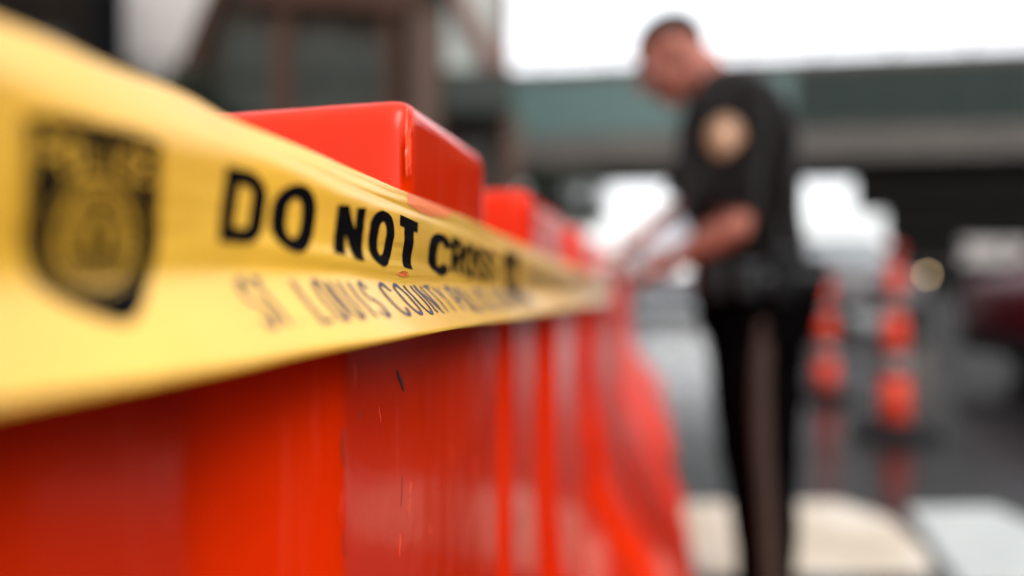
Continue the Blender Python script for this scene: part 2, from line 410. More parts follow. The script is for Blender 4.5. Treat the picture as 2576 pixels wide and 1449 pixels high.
# ------------------------------------------------------------------ police tape
def interp(tab, x):
    if x <= tab[0][0]: a, b = tab[0], tab[1]
    elif x >= tab[-1][0]: a, b = tab[-2], tab[-1]
    else:
        for i in range(len(tab) - 1):
            if x <= tab[i+1][0]: break
        # catmull-rom (finite-difference hermite)
        p0 = tab[max(i-1, 0)]; p1 = tab[i]; p2 = tab[i+1]; p3 = tab[min(i+2, len(tab)-1)]
        h = p2[0] - p1[0]; t = (x - p1[0]) / h
        m1 = (p2[1] - p0[1]) / max(1e-9, p2[0] - p0[0]); m2 = (p3[1] - p1[1]) / max(1e-9, p3[0] - p1[0])
        return (2*t**3 - 3*t**2 + 1)*p1[1] + (t**3 - 2*t**2 + t)*h*m1 + (-2*t**3 + 3*t**2)*p2[1] + (t**3 - t**2)*h*m2
    return a[1] + (b[1] - a[1]) * (x - a[0]) / (b[0] - a[0])
# line of the middle of the tape (distance along the row -> offset), and what each crease looks like
WM = [(-.9, -.139), (0, -.138), (.122, -.134), (.151, -.129), (.195, -.1246), (.22, -.1188), (.2515, -.1122), (.30, -.1095), (.37, -.1105), (.6, -.1110), (2.6, -.1125)]
YT = [(0, 52), (130, 100), (250, 150), (340, 183), (430, 212), (520, 250), (600, 294), (800, 375), (1000, 466), (1200, 556), (1300, 604), (1400, 650), (1500, 694), (1545, 712)]
YC1 = [(0, 175), (250, 258), (430, 296), (600, 345), (726, 396), (819, 440), (911, 484), (1004, 524), (1150, 578), (1300, 632), (1400, 668), (1500, 703), (1545, 718)]
YC2 = [(0, 720), (250, 700), (430, 690), (600, 684), (800, 690), (1000, 706), (1150, 718), (1300, 728), (1400, 733), (1500, 738), (1545, 741)]
YB = [(0, 1022), (300, 976), (600, 926), (800, 886), (1000, 852), (1200, 818), (1300, 803), (1400, 785), (1500, 763), (1545, 752)]
DWT = [(-.9, -.010), (.1, -.009), (.2, -.007), (.28, -.002), (.33, -.0015), (.5, -.001), (2.6, 0)]
DWB = [(-.9, .012), (.1, .016), (.2, .021), (.3, .022), (.6, .02), (1.2, .014), (2.6, .008)]
def row(u, k):
    wm = interp(WM, u)
    w_ = wm + (interp(DWT, u) if k == 0 else interp(DWB, u) if k == 3 else (.0012 if k == 1 else 0))
    p = W(u, w_, 0)
    if u < .10:      # beside and behind the lens: carry the strip on at its own height
        q = row(.10, k); return Vector((p.x, p.y, q.z + (u - .10) * .02))
    x = CX + F * p.x / p.y
    tb = (YT, YC1, YC2, YB)[k]
    if x > 1545:
        q = row(2.15, k) if u > 2.1500001 else None
        if q is not None: return Vector((p.x, p.y, q.z + (u - 2.15) * -.02))
    return Vector((p.x, p.y, CAMZ + (HY - interp(tb, x)) / F * p.y))
def S(u, v, off=0.0):
    """tape surface: u metres along, v 0..3 (top edge, two creases, bottom edge)"""
    def raw(u, v):
        pts = [row(u, k) for k in range(4)]
        v = max(0, min(3, v))
        fu = .0036 * max(0, min(1, (u - .14) / .06)) * (1 - .3 * max(0, min(1, (u - .26) / .12)))
        def lin(t):       # a small pleat runs along the upper crease and a slighter one along the lower
            i = min(2, int(t)); q = pts[i].lerp(pts[i+1], t - i)
            k = -1 if t < .80 else -(1.06 - t) / .26 if t < 1.06 else 0
            k2 = .45 * math.exp(-((t - 1.86) / .09) ** 2)
            return q + NRM * fu * (k + k2)
        r = .12
        a = lin(max(0, v - r)); b = lin(min(3, v + r))
        for c in (1, 2):
            if abs(v - c) < r:
                return a * .25 + lin(v) * .5 + b * .25
        return lin(v)
    p = raw(u, v)
    # small pulls and wrinkles running along the strip
    wr = noise.noise(Vector((u * 9, v * 3.2, 1.3))) * .0009 + noise.noise(Vector((u * 22, v * 9, 4.1))) * .00035
    edge = min(1, max(0, (u - .05) * 10)); p = p + NRM * wr * edge
    if off:
        du = raw(u + .002, v) - raw(u - .002, v); dv = raw(u, min(3, v + .04)) - raw(u, max(0, v - .04))
        n = du.cross(dv).normalized()
        if n.dot(NRM) < 0: n = -n
        p = p + n * off
    return p
def proj(p): return (CX + F * p.x / p.y, HY - F * (p.z - CAMZ) / p.y)
def inverse(x, y):
    """(u, v) of the tape point seen at a pixel"""
    u, v = .3, 1.5
    lo, hi = .1, 2.1
    for _ in range(60):
        lo, hi = .1, 2.1
        for _ in range(24):
            m = (lo + hi) / 2
            if proj(S(m, v))[0] < x: lo = m
            else: hi = m
        u = (lo + hi) / 2
        ys = [proj(S(u, k * .1))[1] for k in range(31)]
        nv = 0
        for k in range(30):
            if ys[k] <= y <= ys[k+1]: nv = (k + (y - ys[k]) / (ys[k+1] - ys[k])) * .1; break
        else: nv = 0 if y < ys[0] else 3
        if abs(nv - v) < .003: v = nv; break
        v = nv
    return u, v

def tape_mat():
    m = bpy.data.materials.new('tape_film'); m.use_nodes = True; nt = m.node_tree; L = nt.links; b = nt.nodes['Principled BSDF']; o = nt.nodes['Material Output']
    col = (.5, .27, .03)
    tc = nt.nodes.new('ShaderNodeTexCoord')
    n = nt.nodes.new('ShaderNodeTexNoise'); n.inputs['Scale'].default_value = 14; n.inputs['Detail'].default_value = 4; L.new(tc.outputs['Object'], n.inputs['Vector'])
    cr = nt.nodes.new('ShaderNodeValToRGB'); cr.color_ramp.elements[0].color = (.57, .325, .024, 1); cr.color_ramp.elements[1].color = (.64, .39, .036, 1)
    cr.color_ramp.elements[0].position = .3; cr.color_ramp.elements[1].position = .7
    L.new(n.outputs[0], cr.inputs[0]); L.new(cr.outputs[0], b.inputs['Base Color'])
    b.inputs['Roughness'].default_value = .36; b.inputs['Specular IOR Level'].default_value = .9; b.inputs['Coat Weight'].default_value = 1.0; b.inputs['Coat Roughness'].default_value = .2
    mp = nt.nodes.new('ShaderNodeMapping'); mp.inputs['Rotation'].default_value = (0, 0, A_); mp.inputs['Scale'].default_value = (60, 14, 190); L.new(tc.outputs['Object'], mp.inputs[0])
    n2 = nt.nodes.new('ShaderNodeTexNoise'); n2.inputs['Scale'].default_value = 1; n2.inputs['Detail'].default_value = 3; L.new(mp.outputs[0], n2.inputs['Vector'])
    bp = nt.nodes.new('ShaderNodeBump'); bp.inputs['Strength'].default_value = .5; bp.inputs['Distance'].default_value = .0014
    L.new(n2.outputs[0], bp.inputs['Height']); L.new(bp.outputs[0], b.inputs['Normal'])
    tl = nt.nodes.new('ShaderNodeBsdfTranslucent'); tl.inputs[0].default_value = (.7, .42, .08, 1)
    mx = nt.nodes.new('ShaderNodeMixShader'); mx.inputs[0].default_value = .2
    tr = nt.nodes.new('ShaderNodeBsdfTransparent'); tr.inputs[0].default_value = (1, .72, .25, 1)
    mx2 = nt.nodes.new('ShaderNodeMixShader'); mx2.inputs[0].default_value = .12
    L.new(b.outputs[0], mx.inputs[1]); L.new(tl.outputs[0], mx.inputs[2]); L.new(mx.outputs[0], mx2.inputs[1]); L.new(tr.outputs[0], mx2.inputs[2]); L.new(mx2.outputs[0], o.inputs[0])
    return m
M_TAPE = tape_mat()
M_PRINT = mat('black_print', (.0015, .0015, .002), .6, spec=.02)
M_PRINTB = mat('blue_print', (.014, .016, .04), .45, spec=.3, var=.25, vscale=90)
M_PRINTG = mat('brown_print', (.035, .022, .008), .4)

us = [-.9 + .05 * i for i in range(20)]
u = .10
while u < 2.55: us.append(u); u += .004 if u < .62 else .02
bm = bmesh.new(); NV = 36
g = [[bm.verts.new(S(u, 3 * j / NV)) for j in range(NV + 1)] for u in us]
for a, b in zip(g, g[1:]):
    for j in range(NV): bm.faces.new((a[j], a[j+1], b[j+1], b[j]))
tape = obj('barricade_tape', bm, M_TAPE, None, True)
sm = tape.modifiers.new('thickness', 'SOLIDIFY'); sm.thickness = .00012; sm.offset = -1
tag(tape, 'yellow police tape printed with a badge and DO NOT CROSS, stretched along the barriers', 'caution tape')

# --- lettering: strokes built from a plain gothic alphabet in a unit box (x right, y down)
def arc(cx, cy, rx, ry, a0, a1, n=12):
    return [(cx + rx * math.cos(R(a0 + (a1 - a0) * i / n)), cy + ry * math.sin(R(a0 + (a1 - a0) * i / n))) for i in range(n + 1)]
def rrect(r=.38): # rounded tall O
    return arc(.5, r, .5, r, 180, 360) + arc(.5, 1 - r, .5, r, 0, 180) + [(0, r)]
GL = {
 'D': [[(0, 0), (.55, 0)] + arc(.55, .3, .45, .3, -90, 0, 8)[1:] + [(1, .72)] + arc(.6, .72, .4, .28, 0, 90, 8)[1:] + [(0, 1), (0, 0)]],
 'O': [rrect()],
 'N': [[(0, 1), (0, -.04)], [(.04, .02), (.96, .98)], [(1, 1.04), (1, 0)]],
 'T': [[(0, 0), (1, 0)], [(.5, 0), (.5, 1)]],
 'C': [arc(.5, .36, .5, .36, -20, -180) + arc(.5, .64, .5, .36, 180, 20)],
 'R': [[(0, 1), (0, 0), (.6, 0)] + arc(.6, .25, .4, .25, -90, 90)[1:] + [(0, .5)], [(.5, .5), (1, 1)]],
 'S': [arc(.5, .26, .48, .26, -15, -235, 12) + arc(.5, .75, .5, .25, -60, 165, 12)],
 'L': [[(0, 0), (0, 1), (.9, 1)]],
 'U': [[(0, 0), (0, .65)] + arc(.5, .65, .5, .35, 180, 0)[1:] + [(1, 0)]],
 'I': [[(.5, 0), (.5, 1)]],
 'Y': [[(0, 0), (.5, .5), (1, 0)], [(.5, .5), (.5, 1)]],
 'P': [[(0, 1), (0, 0), (.6, 0)] + arc(.6, .27, .4, .27, -90, 90)[1:] + [(0, .54)]],
 'E': [[(1, 0), (0, 0), (0, 1), (1, 1)], [(0, .48), (.8, .48)]],
 'M': [[(0, 1), (0, 0), (.5, .7), (1, 0), (1, 1)]],
 'A': [[(0, 1), (.5, 0), (1, 1)], [(.2, .62), (.8, .62)]],
 '.': [[(.3, .93), (.3, 1)]],
}
def stroke_quads(poly, hw, hh):
    """thicken a polyline into a mitred ribbon; half widths hw, hh in the glyph's x and y"""
    n = len(poly); closed = (abs(poly[0][0]-poly[-1][0]) + abs(poly[0][1]-poly[-1][1])) < 1e-6 and n > 3
    asp = hw / hh
    pts = [Vector((x / asp, y)) for x, y in poly]      # make the nib round
    if closed: pts = pts[:-1]; n -= 1
    # add points on long segments so the ribbon follows the film
    q = []
    m = n if closed else n - 1
    for i in range(m):
        a, b = pts[i], pts[(i+1) % n]; k = max(1, int((b-a).length / .12))
        for j in range(k): q.append(a.lerp(b, j / k))
    if not closed: q.append(pts[-1])
    pts = q; n = len(pts); Lf, Rt = [], []
    for i in range(n):
        p = pts[i]
        a = pts[i-1] if (i > 0 or closed) else None; b = pts[(i+1) % n] if (i < n-1 or closed) else None
        d1 = (p - a).normalized() if a is not None else None; d2 = (b - p).normalized() if b is not None else None
        if d1 is None: d1 = d2
        if d2 is None: d2 = d1
        n1 = Vector((-d1.y, d1.x)); n2 = Vector((-d2.y, d2.x)); s = n1 + n2
        s = n1 if s.length < 1e-6 else s.normalized(); k = min(1.42, 1 / max(.3, s.dot(n1)))
        Lf.append(p + s * hh * k); Rt.append(p - s * hh * k)
    back = lambda v: (v.x * asp, v.y)
    out = []
    for i in range(n if closed else n - 1):
        j = (i+1) % n; out.append([back(Lf[i]), back(Lf[j]), back(Rt[j]), back(Rt[i])])
    return out
def print_strokes(bm, strokes, mapf, hw, hh, off):
    for s in strokes:
        for qd in stroke_quads(s, hw, hh):
            try: bm.faces.new([bm.verts.new(S(*mapf(x, y), off)) for x, y in qd])
            except ValueError: pass
def quadmap(tl, tr, br, bl):
    q = [inverse(*p) for p in (tl, tr, br, bl)]
    def f(x, y):
        a = [q[0][i] * (1-x) + q[1][i] * x for i in (0, 1)]; b = [q[3][i] * (1-x) + q[2][i] * x for i in (0, 1)]
        return (a[0]*(1-y) + b[0]*y, a[1]*(1-y) + b[1]*y)
    return f
def word_part(name, letters, m, off=.00025):
    if len(letters) == 10:
        for a, b in ((0, 2), (2, 5), (5, 10)): word_part(name, letters[a:b], m, off)
        return
    bm = bmesh.new()
    for ch, tl, tr, br, bl, hw, hh in letters: print_strokes(bm, GL[ch], quadmap(tl, tr, br, bl), hw, hh, off)
    return obj(name, bm, m, tape)
# DO NOT CROSS (stroke centre-line boxes in reference pixels)
word_part('large_lettering', [
 ('D', (584, 440), (656, 458), (642, 598), (568, 590), .25, .135),
 ('O', (706, 480), (784, 482), (772, 626), (698, 608), .25, .13),
 ('N', (864, 520), (910, 523), (904, 650), (856, 640), .27, .115),
 ('O', (945, 536), (986, 550), (976, 662), (938, 650), .26, .115),
 ('T', (1006, 553), (1050, 573), (1046, 682), (1004, 668), .26, .12),
 ('C', (1090, 592), (1130, 606), (1124, 688), (1084, 674), .27, .13),
 ('R', (1142, 606), (1162, 616), (1160, 692), (1140, 687), .27, .125),
 ('O', (1172, 618), (1192, 626), (1190, 694), (1170, 690), .27, .125),
 ('S', (1201, 628), (1218, 633), (1217, 700), (1200, 695), .27, .125),
 ('S', (1227, 635), (1243, 640), (1242, 704), (1226, 700), .27, .125)], M_PRINT)
word_part('large_lettering', [
 ('D', (1330, 676), (1340, 679), (1340, 716), (1330, 713), .2, .1), ('O', (1347, 681), (1356, 684), (1356, 719), (1347, 716), .2, .1),
 ('N', (1370, 688), (1378, 690), (1378, 722), (1370, 720), .2, .1), ('O', (1383, 691), (1389, 693), (1389, 723), (1383, 721), .2, .1),
 ('T', (1394, 694), (1401, 696), (1401, 725), (1394, 723), .2, .1), ('C', (1411, 699), (1416, 700), (1416, 727), (1411, 726), .2, .1),
 ('R', (1420, 701), (1425, 702), (1425, 728), (1420, 727), .2, .1), ('O', (1429, 703), (1433, 704), (1433, 729), (1429, 728), .2, .1),
 ('S', (1437, 705), (1441, 706), (1441, 730), (1437, 729), .2, .1), ('S', (1444, 707), (1448, 708), (1448, 731), (1444, 730), .2, .1)], M_PRINTG)
# second line: straight on the film in (u, v)
u0, vt = inverse(597, 706); u1, _ = inverse(1290, 748)
def small_text(text, ua, ub, v0, v1, m, hwm=.0013, name='small_lettering'):
    n = len(text); bm = bmesh.new(); pitch = (ub - ua) / n
    for i, ch in enumerate(text):
        if ch == ' ': continue
        a = ua + i * pitch; wl = pitch * .62
        f = lambda x, y, a=a, wl=wl: (a + x * wl, v0 + (v1 - v0) * y)
        if ch == '.': f = lambda x, y, a=a, wl=wl: (a - pitch*.1 + x * wl * .5, v0 + (v1 - v0) * y)
        print_strokes(bm, GL[ch], f, hwm / wl, hwm / .021, .0003)
    return obj(name, bm, m, tape)
def word(text, xa, xb, ya, m, hw):
    ua, ub = inverse(xa, ya)[0], inverse(xb, ya)[0]
    small_text(text, ua, ub + (ub - ua) / len(text) * .3, 2.10, 2.66, m, hw)
word('ST.', 592, 705, 712, M_PRINTB, .0010)
word('LOUIS', 742, 922, 722, M_PRINTB, .0010)
word('COUNTY', 960, 1106, 732, M_PRINTB, .0012)
word('POLICE', 1130, 1222, 738, M_PRINTB, .0016)
word('DEPARTMENT', 1240, 1330, 742, M_PRINTB, .0016)

# badge emblem: solid shield with a ring seal and lettering left clear
def badge(ua, ub, va, vb, m, detail=True):
    """shield in unit box; built as a grid of small cells, clear where the film shows"""
    def inside(x, y):
        xx = abs(x - .5) * 2
        if y < .05 * xx ** 2 + .005: return False
        lim = 1.0 if y < .42 else math.cos((y - .42) / .58 * math.pi / 2) ** .7
        return xx < lim and y < 1
    clear = []
    def clear_test(x, y):
        j_ = int(y * 110)
        dx, dy = (x - .5) / .29, (y - .50) / .235
        r = math.hypot(dx, dy)
        if r < 1.0:
            if .92 < r: return True
            if r < .66 and j_ % 3 == 0: return False
            if .70 < r <= .92: return math.sin(math.atan2(dy, dx) * 26) > .35
            if .66 < r <= .70: return False
            if r < .30: return (int(y * 140) % 2 == 0) and abs(x - .5) < .05
            return not (abs(y - .56) < .012 or (y > .56 and int(x * 60) % 3 == 0) or (abs(dx) < .10 and dy < 0))
        if 1.12 < r < 1.17: return True
        xx = abs(x - .5) * 2
        if .045 < 1 - xx < .075 and .08 < y < .45: return True
        return False
    letters = []
    for i, ch in enumerate('POLICE'):
        letters.append((ch, .11 + i * .137, .10, .095, .13))
    def in_letter(x, y):
        for ch, lx, ly, lw, lh in letters:
            gx, gy = (x - lx) / lw, (y - ly) / lh
            if -.15 < gx < 1.15 and -.1 < gy < 1.1:
                for s in GL[ch]:
                    for (ax, ay), (bx, by) in zip(s, s[1:]):
                        L2 = (bx-ax)**2 + (by-ay)**2
                        t = 0 if L2 == 0 else max(0, min(1, ((gx-ax)*(bx-ax) + (gy-ay)*(by-ay)) / L2))
                        if math.hypot(gx-ax-t*(bx-ax), (gy-ay-t*(by-ay)) * 1.2) < .13: return True
        return False
    N = 110 if detail else 36
    bm = bmesh.new(); vs = {}
    def vv(i, j):
        if (i, j) not in vs: vs[(i, j)] = bm.verts.new(S(ua + (ub - ua) * i / N, va + (vb - va) * j / N, .00025))
        return vs[(i, j)]
    for i in range(N):
        for j in range(N):
            x, y = (i + .5) / N, (j + .5) / N
            if inside(x, y) and not clear_test(x, y) and not (detail and in_letter(x, y)):
                bm.faces.new((vv(i, j), vv(i+1, j), vv(i+1, j+1), vv(i, j+1)))
    return obj('badge_emblem', bm, m, tape)
badge(inverse(55, 500)[0], inverse(402, 500)[0], inverse(240, 305)[1], 2.45, M_PRINT)
badge(inverse(1266, 690)[0], inverse(1302, 690)[0], 1.05, 2.35, M_PRINT, False)
badge(inverse(1462, 725)[0], inverse(1478, 725)[0], 1.1, 2.3, M_PRINTG, False)
M_SHOWTHROUGH = mat('red_show_through', (.46, .10, .02), .4)
# barrier red showing through where the film clings, painted on as a decal
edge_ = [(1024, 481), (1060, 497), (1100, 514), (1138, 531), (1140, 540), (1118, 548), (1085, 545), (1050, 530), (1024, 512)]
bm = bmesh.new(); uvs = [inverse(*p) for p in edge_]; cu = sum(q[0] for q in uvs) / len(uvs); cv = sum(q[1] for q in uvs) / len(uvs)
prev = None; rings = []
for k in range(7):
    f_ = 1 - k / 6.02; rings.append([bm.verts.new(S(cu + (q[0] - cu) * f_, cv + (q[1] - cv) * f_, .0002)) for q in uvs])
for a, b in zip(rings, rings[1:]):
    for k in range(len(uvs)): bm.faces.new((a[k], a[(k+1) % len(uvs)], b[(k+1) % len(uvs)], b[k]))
obj('clinging_spot', bm, M_SHOWTHROUGH, tape)
# smaller contact spot under the T, its see-through red painted on
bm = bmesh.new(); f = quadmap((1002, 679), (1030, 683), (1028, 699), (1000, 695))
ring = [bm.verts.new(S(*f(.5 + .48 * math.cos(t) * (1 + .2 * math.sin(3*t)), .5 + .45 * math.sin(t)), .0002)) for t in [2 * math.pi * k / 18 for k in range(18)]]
bm.faces.new(ring); obj('red_show_through', bm, M_SHOWTHROUGH, tape)
print_cells = None
# ------------------------------------------------------------------ officer
root = empty('person', P(1900, 1571, 1.95)); root.location.z = 0
tag(root, 'police officer in black short-sleeved uniform with gold shoulder patch, bent over papers on the barriers', 'person')
RI = Matrix.Translation(root.location).inverted()
def opart(name, bm, m, parent=None, vox=None, smooth=3, sf=.5):
    for v in bm.verts: v.co = RI @ v.co
    o = obj(name, bm, m, parent or root, True)
    if vox: remesh(o, vox, smooth, sf)
    return o
HC = P(1690, 150, 1.95)
HR = Matrix.Rotation(R(180), 3, 'Z') @ Matrix.Rotation(R(-9), 3, 'Z') @ Matrix.Rotation(R(37), 3, 'Y')   # facing image-left, chin down
def H(x, y, z): return HC + HR @ Vector((x, y, z))
hq = HR
bm = bmesh.new()
def hs_(x, y, z, r, sc=(1, 1, 1), seg=24): sphere(bm, H(x, y, z), r, sc, hq, seg, 16)
hs_(-.018, 0, .035, .093, (1.06, .82, .96))
hs_(.022, 0, .0, .075, (.95, .82, 1.1)); hs_(.028, 0, -.055, .06, (.98, .88, .95)); hs_(.070, 0, -.098, .023, (1, 1.2, .9))
chain(bm, [(H(.090, 0, .022), .009), (H(.106, 0, -.004), .011), (H(.115, 0, -.024), .014)]); hs_(.100, .014, -.028, .009); hs_(.100, -.014, -.028, .009)
for s in (-1, 1):
    chain(bm, [(H(.083, s*.012, .032), .011), (H(.080, s*.034, .036), .012), (H(.064, s*.054, .030), .011)])
    hs_(.056, s*.038, -.020, .030, (.9, .8, 1)); hs_(.022, s*.036, -.058, .034, (1.3, .7, .9))
    hs_(-.012, s*.078, -.004, .030, (.62, .28, 1)); hs_(-.006, s*.081, -.022, .014, (.7, .5, 1))
hs_(.090, 0, -.058, .016, (.7, 1.4, .5)); hs_(.086, 0, -.071, .015, (.7, 1.2, .55))
neck = [(H(-.030, 0, -.02), .062), (H(-.038, 0, -.085), .067), (P(1812, 262, 1.95), .080)]
chain(bm, neck)
def ring_(yc, xl, xr, hw, D=1.95, n=28, tilt=0, p=2.3):
    """superellipse section of the torso seen at pixel row yc"""
    c = P((xl + xr) / 2, yc, D); a = (xr - xl) / 2 * D / F; out = []
    for k in range(n):
        t = 2*math.pi*k/n; ct, st = math.cos(t), math.sin(t)
        e = lambda v: math.copysign(abs(v) ** (2/p), v)
        x = a * e(ct); out.append(c + Vector((x, hw * e(st), tilt * x)))
    return out
# inner torso, arms and legs: one continuous body under the clothes
loft(bm, [ring_(y, l + 40, r - 40, hw - .04) for y, l, r, hw in [(235, 1765, 1880, .10), (262, 1745, 1945, .17), (350, 1725, 1980, .20), (450, 1725, 1985, .19), (560, 1735, 1990, .175), (650, 1745, 2010, .175), (740, 1760, 2045, .185), (840, 1790, 2020, .175)]])
nsh, nel, nwr = P(1868, 285, 1.77), P(1846, 572, 1.70), P(1700, 655, 1.80)
chain(bm, [(nsh, .060), (nel.lerp(nsh, .4), .050), (nel, .042)]); chain(bm, [(nel, .042), (nel.lerp(nwr, .3), .046), (nel.lerp(nwr, .75), .034), (nwr, .027)])
fsh, fel, fwr = P(1840, 285, 2.13), P(1722, 520, 2.16), P(1606, 606, 2.02)
chain(bm, [(fsh, .060), (fel.lerp(fsh, .4), .050), (fel, .040)]); chain(bm, [(fel, .040), (fel.lerp(fwr, .3), .043), (fel.lerp(fwr, .75), .031), (fwr, .026)])
chain(bm, [(P(1910, 800, 1.86), .065), (P(1918, 1130, 1.86), .055), (P(1930, 1260, 1.86), .055), (P(1938, 1530, 1.88), .038)])
chain(bm, [(P(1885, 800, 2.03), .065), (P(1885, 1130, 2.04), .055), (P(1897, 1260, 2.05), .055), (P(1915, 1500, 2.05), .038)])
def hand(wr, palm_c, fdir, side, curl, thumb_dir):
    """palm with four bent fingers of unequal length and a thumb off the side of the palm"""
    f = fdir.normalized(); sd = (side - f * side.dot(f)).normalized(); nn = f.cross(sd).normalized() * curl
    chain(bm, [(wr, .026), (palm_c - f * .03, .024)])
    for k in range(4):
        o = (k - 1.5) * .019
        base = palm_c + f * .035 + sd * o
        chain(bm, [(palm_c - f * .03 + sd * o * .8, .014), (base, .0115)], 12, 10)
        ln = (.040, .045, .042, .033)[k]
        a = base + (f * .85 + nn * .35).normalized() * ln; b = a + (f * .45 + nn * .9).normalized() * ln * .6; c = b + (f * .05 + nn).normalized() * ln * .45
        chain(bm, [(base, .0095), (a, .0088), (b, .0080), (c, .0070)], 12, 10)
    t0 = palm_c - f * .022 + thumb_dir * .022; t1 = t0 + (thumb_dir * .7 + f * .7).normalized() * .036; t2 = t1 + (f * .9 + nn * .5).normalized() * .028
    chain(bm, [(palm_c - f * .02, .014), (t0, .013), (t1, .0105), (t2, .009)], 12, 10)
npc = P(1664, 672, 1.84); fpc = P(1578, 628, 1.97)
hand(nwr, npc, Vector((-.8, .45, -.25)), Vector((.2, .55, .5)), 1, Vector((-.2, -.3, .9)).normalized())
hand(fwr, fpc, Vector((-.75, -.45, -.45)), Vector((.3, -.7, .3)), -1, Vector((-.1, -.7, .6)).normalized())
body = opart('body', bm, M_SKIN, None, .005, 4, .5)
# hair: closely cropped cap over the crown
bm = bmesh.new(); sphere(bm, H(-.018, 0, .036), .0965, (1.06, .835, .97), hq, 48, 32)
inv3 = HR.inverted()
dele = []
for v in bm.verts:
    q = inv3 @ (v.co - HC)
    line = .048 + max(0, q.x) * .42 if q.x > -.02 else .048 - (-.02 - q.x) * .95
    if q.z < line + .004 * math.sin(q.x * 160): dele.append(v)
bmesh.ops.delete(bm, geom=dele, context='VERTS')
h = opart('hair', bm, M_HAIR); s = h.modifiers.new('thick', 'SOLIDIFY'); s.thickness = .008; s.offset = -1
for s in (-1, 1):
    bm = bmesh.new(); sphere(bm, H(.0765, s*.031, .012), .0115, (1, 1.1, .6), hq, 14, 10); eo = opart('eye', bm, M_EYEW)
    bm = bmesh.new(); sphere(bm, H(.0865, s*.031, .010), .0048, (.6, 1, 1), hq, 12, 8); opart('iris', bm, M_INK, eo)
    bm = bmesh.new(); chain(bm, [(H(.091, s*.014, .040), .004), (H(.090, s*.034, .046), .0045), (H(.074, s*.054, .040), .003)], 8, 8); opart('eyebrow', bm, M_HAIR)
# shirt with sleeves
bm = bmesh.new()
loft(bm, [ring_(y, l, r, hw, 1.95, 28, tl) for y, l, r, hw, tl in [(196, 1790, 1880, .078, -.45), (212, 1766, 1916, .135, -.35), (238, 1742, 1946, .178, -.25), (285, 1722, 1962, .205, -.1), (350, 1712, 1984, .215, 0), (450, 1714, 1992, .205, 0), (550, 1726, 1996, .190, 0), (640, 1738, 2008, .188, 0), (690, 1750, 2022, .186, 0), (720, 1760, 2030, .184, 0)]])
chain(bm, [(P(1865, 268, 1.79), .078), (P(1852, 340, 1.755), .080), (P(1835, 430, 1.735), .079)])
cone(bm, P(1835, 430, 1.735), P(1812, 534, 1.725), .079, .086, 28)
chain(bm, [(P(1835, 268, 2.12), .078), (P(1795, 340, 2.15), .078)])
cone(bm, P(1795, 340, 2.15), P(1730, 502, 2.15), .078, .082, 28)
shirt = opart('shirt', bm, M_SHIRT, None, .009, 3, .5)
tx = bpy.data.textures.new('folds', 'CLOUDS'); tx.noise_scale = .09
dm = shirt.modifiers.new('folds', 'DISPLACE'); dm.texture = tx; dm.strength = .018; dm.mid_level = .5
bm = bmesh.new()   # collar
for s, q in ((0, 0),):
    rings = []
    for z, rr in ((0, .074), (.018, .078), (.030, .070), (.026, .066), (0, .066)):
        rings.append([P(1806, 228, 1.95) + Matrix.Rotation(R(-38), 3, 'Y') @ Vector((rr*1.05*math.cos(t), rr*math.sin(t), z)) for t in [2*math.pi*k/24 for k in range(24)]])
    loft(bm, rings, False)
opart('collar', bm, M_SHIRT, shirt)
def disc_patch(name, c, n, rx, ry, th, m, parent):
    bm = bmesh.new(); n = n.normalized(); up = Vector((0, 0, 1)); a = up.cross(n).normalized(); b = n.cross(a)
    rings = []
    for rr, hh in ((1, -th), (1, 0), (.8, .003), (.4, .006), (.02, .007)):
        pts = []
        for k in range(28):
            t = 2*math.pi*k/28; sx = math.cos(t); sy = math.sin(t)
            taper = 1 - .22 * max(0, -sy)
            pts.append(c + a * sx * rx * rr * taper + b * sy * ry * rr + n * (hh - .010 * (rr**2) * sx * sx))
        rings.append(pts)
    loft(bm, rings); return opart(name, bm, m, parent)
pn = Vector((-.22, -1, .05)).normalized(); pc = P(1824, 348, 1.672)
pt = disc_patch('shoulder_patch', pc, pn, .047, .057, .012, M_GOLD, shirt)
disc_patch('patch_centre', pc + pn * .0065, pn, .027, .032, .004, M_CREAM, shirt)
# trousers
bm = bmesh.new()
loft(bm, [ring_(y, l, r, hw) for y, l, r, hw in [(690, 1752, 2036, .190), (730, 1752, 2050, .195), (780, 1758, 2042, .19), (840, 1775, 2024, .185), (875, 1800, 1995, .18)]])
loft(bm, [ring_(y, c - h, c + h, .085 - i * .006, 1.86, 24, 0, 2) for i, (y, c, h) in enumerate([(780, 1912, 118), (860, 1912, 116), (939, 1914, 108), (1040, 1919, 96), (1130, 1923, 87), (1277, 1931, 76), (1427, 1938, 66), (1545, 1942, 64)])])
loft(bm, [ring_(y, c - h, c + h, .085 - i * .006, 2.04, 24, 0, 2) for i, (y, c, h) in enumerate([(780, 1880, 108), (860, 1876, 98), (939, 1874, 88), (1040, 1876, 80), (1130, 1882, 74), (1277, 1901, 66), (1400, 1910, 60), (1505, 1914, 58)])])
tr = opart('trousers', bm, M_TROUSER, None, .009, 3, .5)
dm = tr.modifiers.new('folds', 'DISPLACE'); dm.texture = tx; dm.strength = .014; dm.mid_level = .5
bm = bmesh.new(); prev = None      # stripe down the outer seam
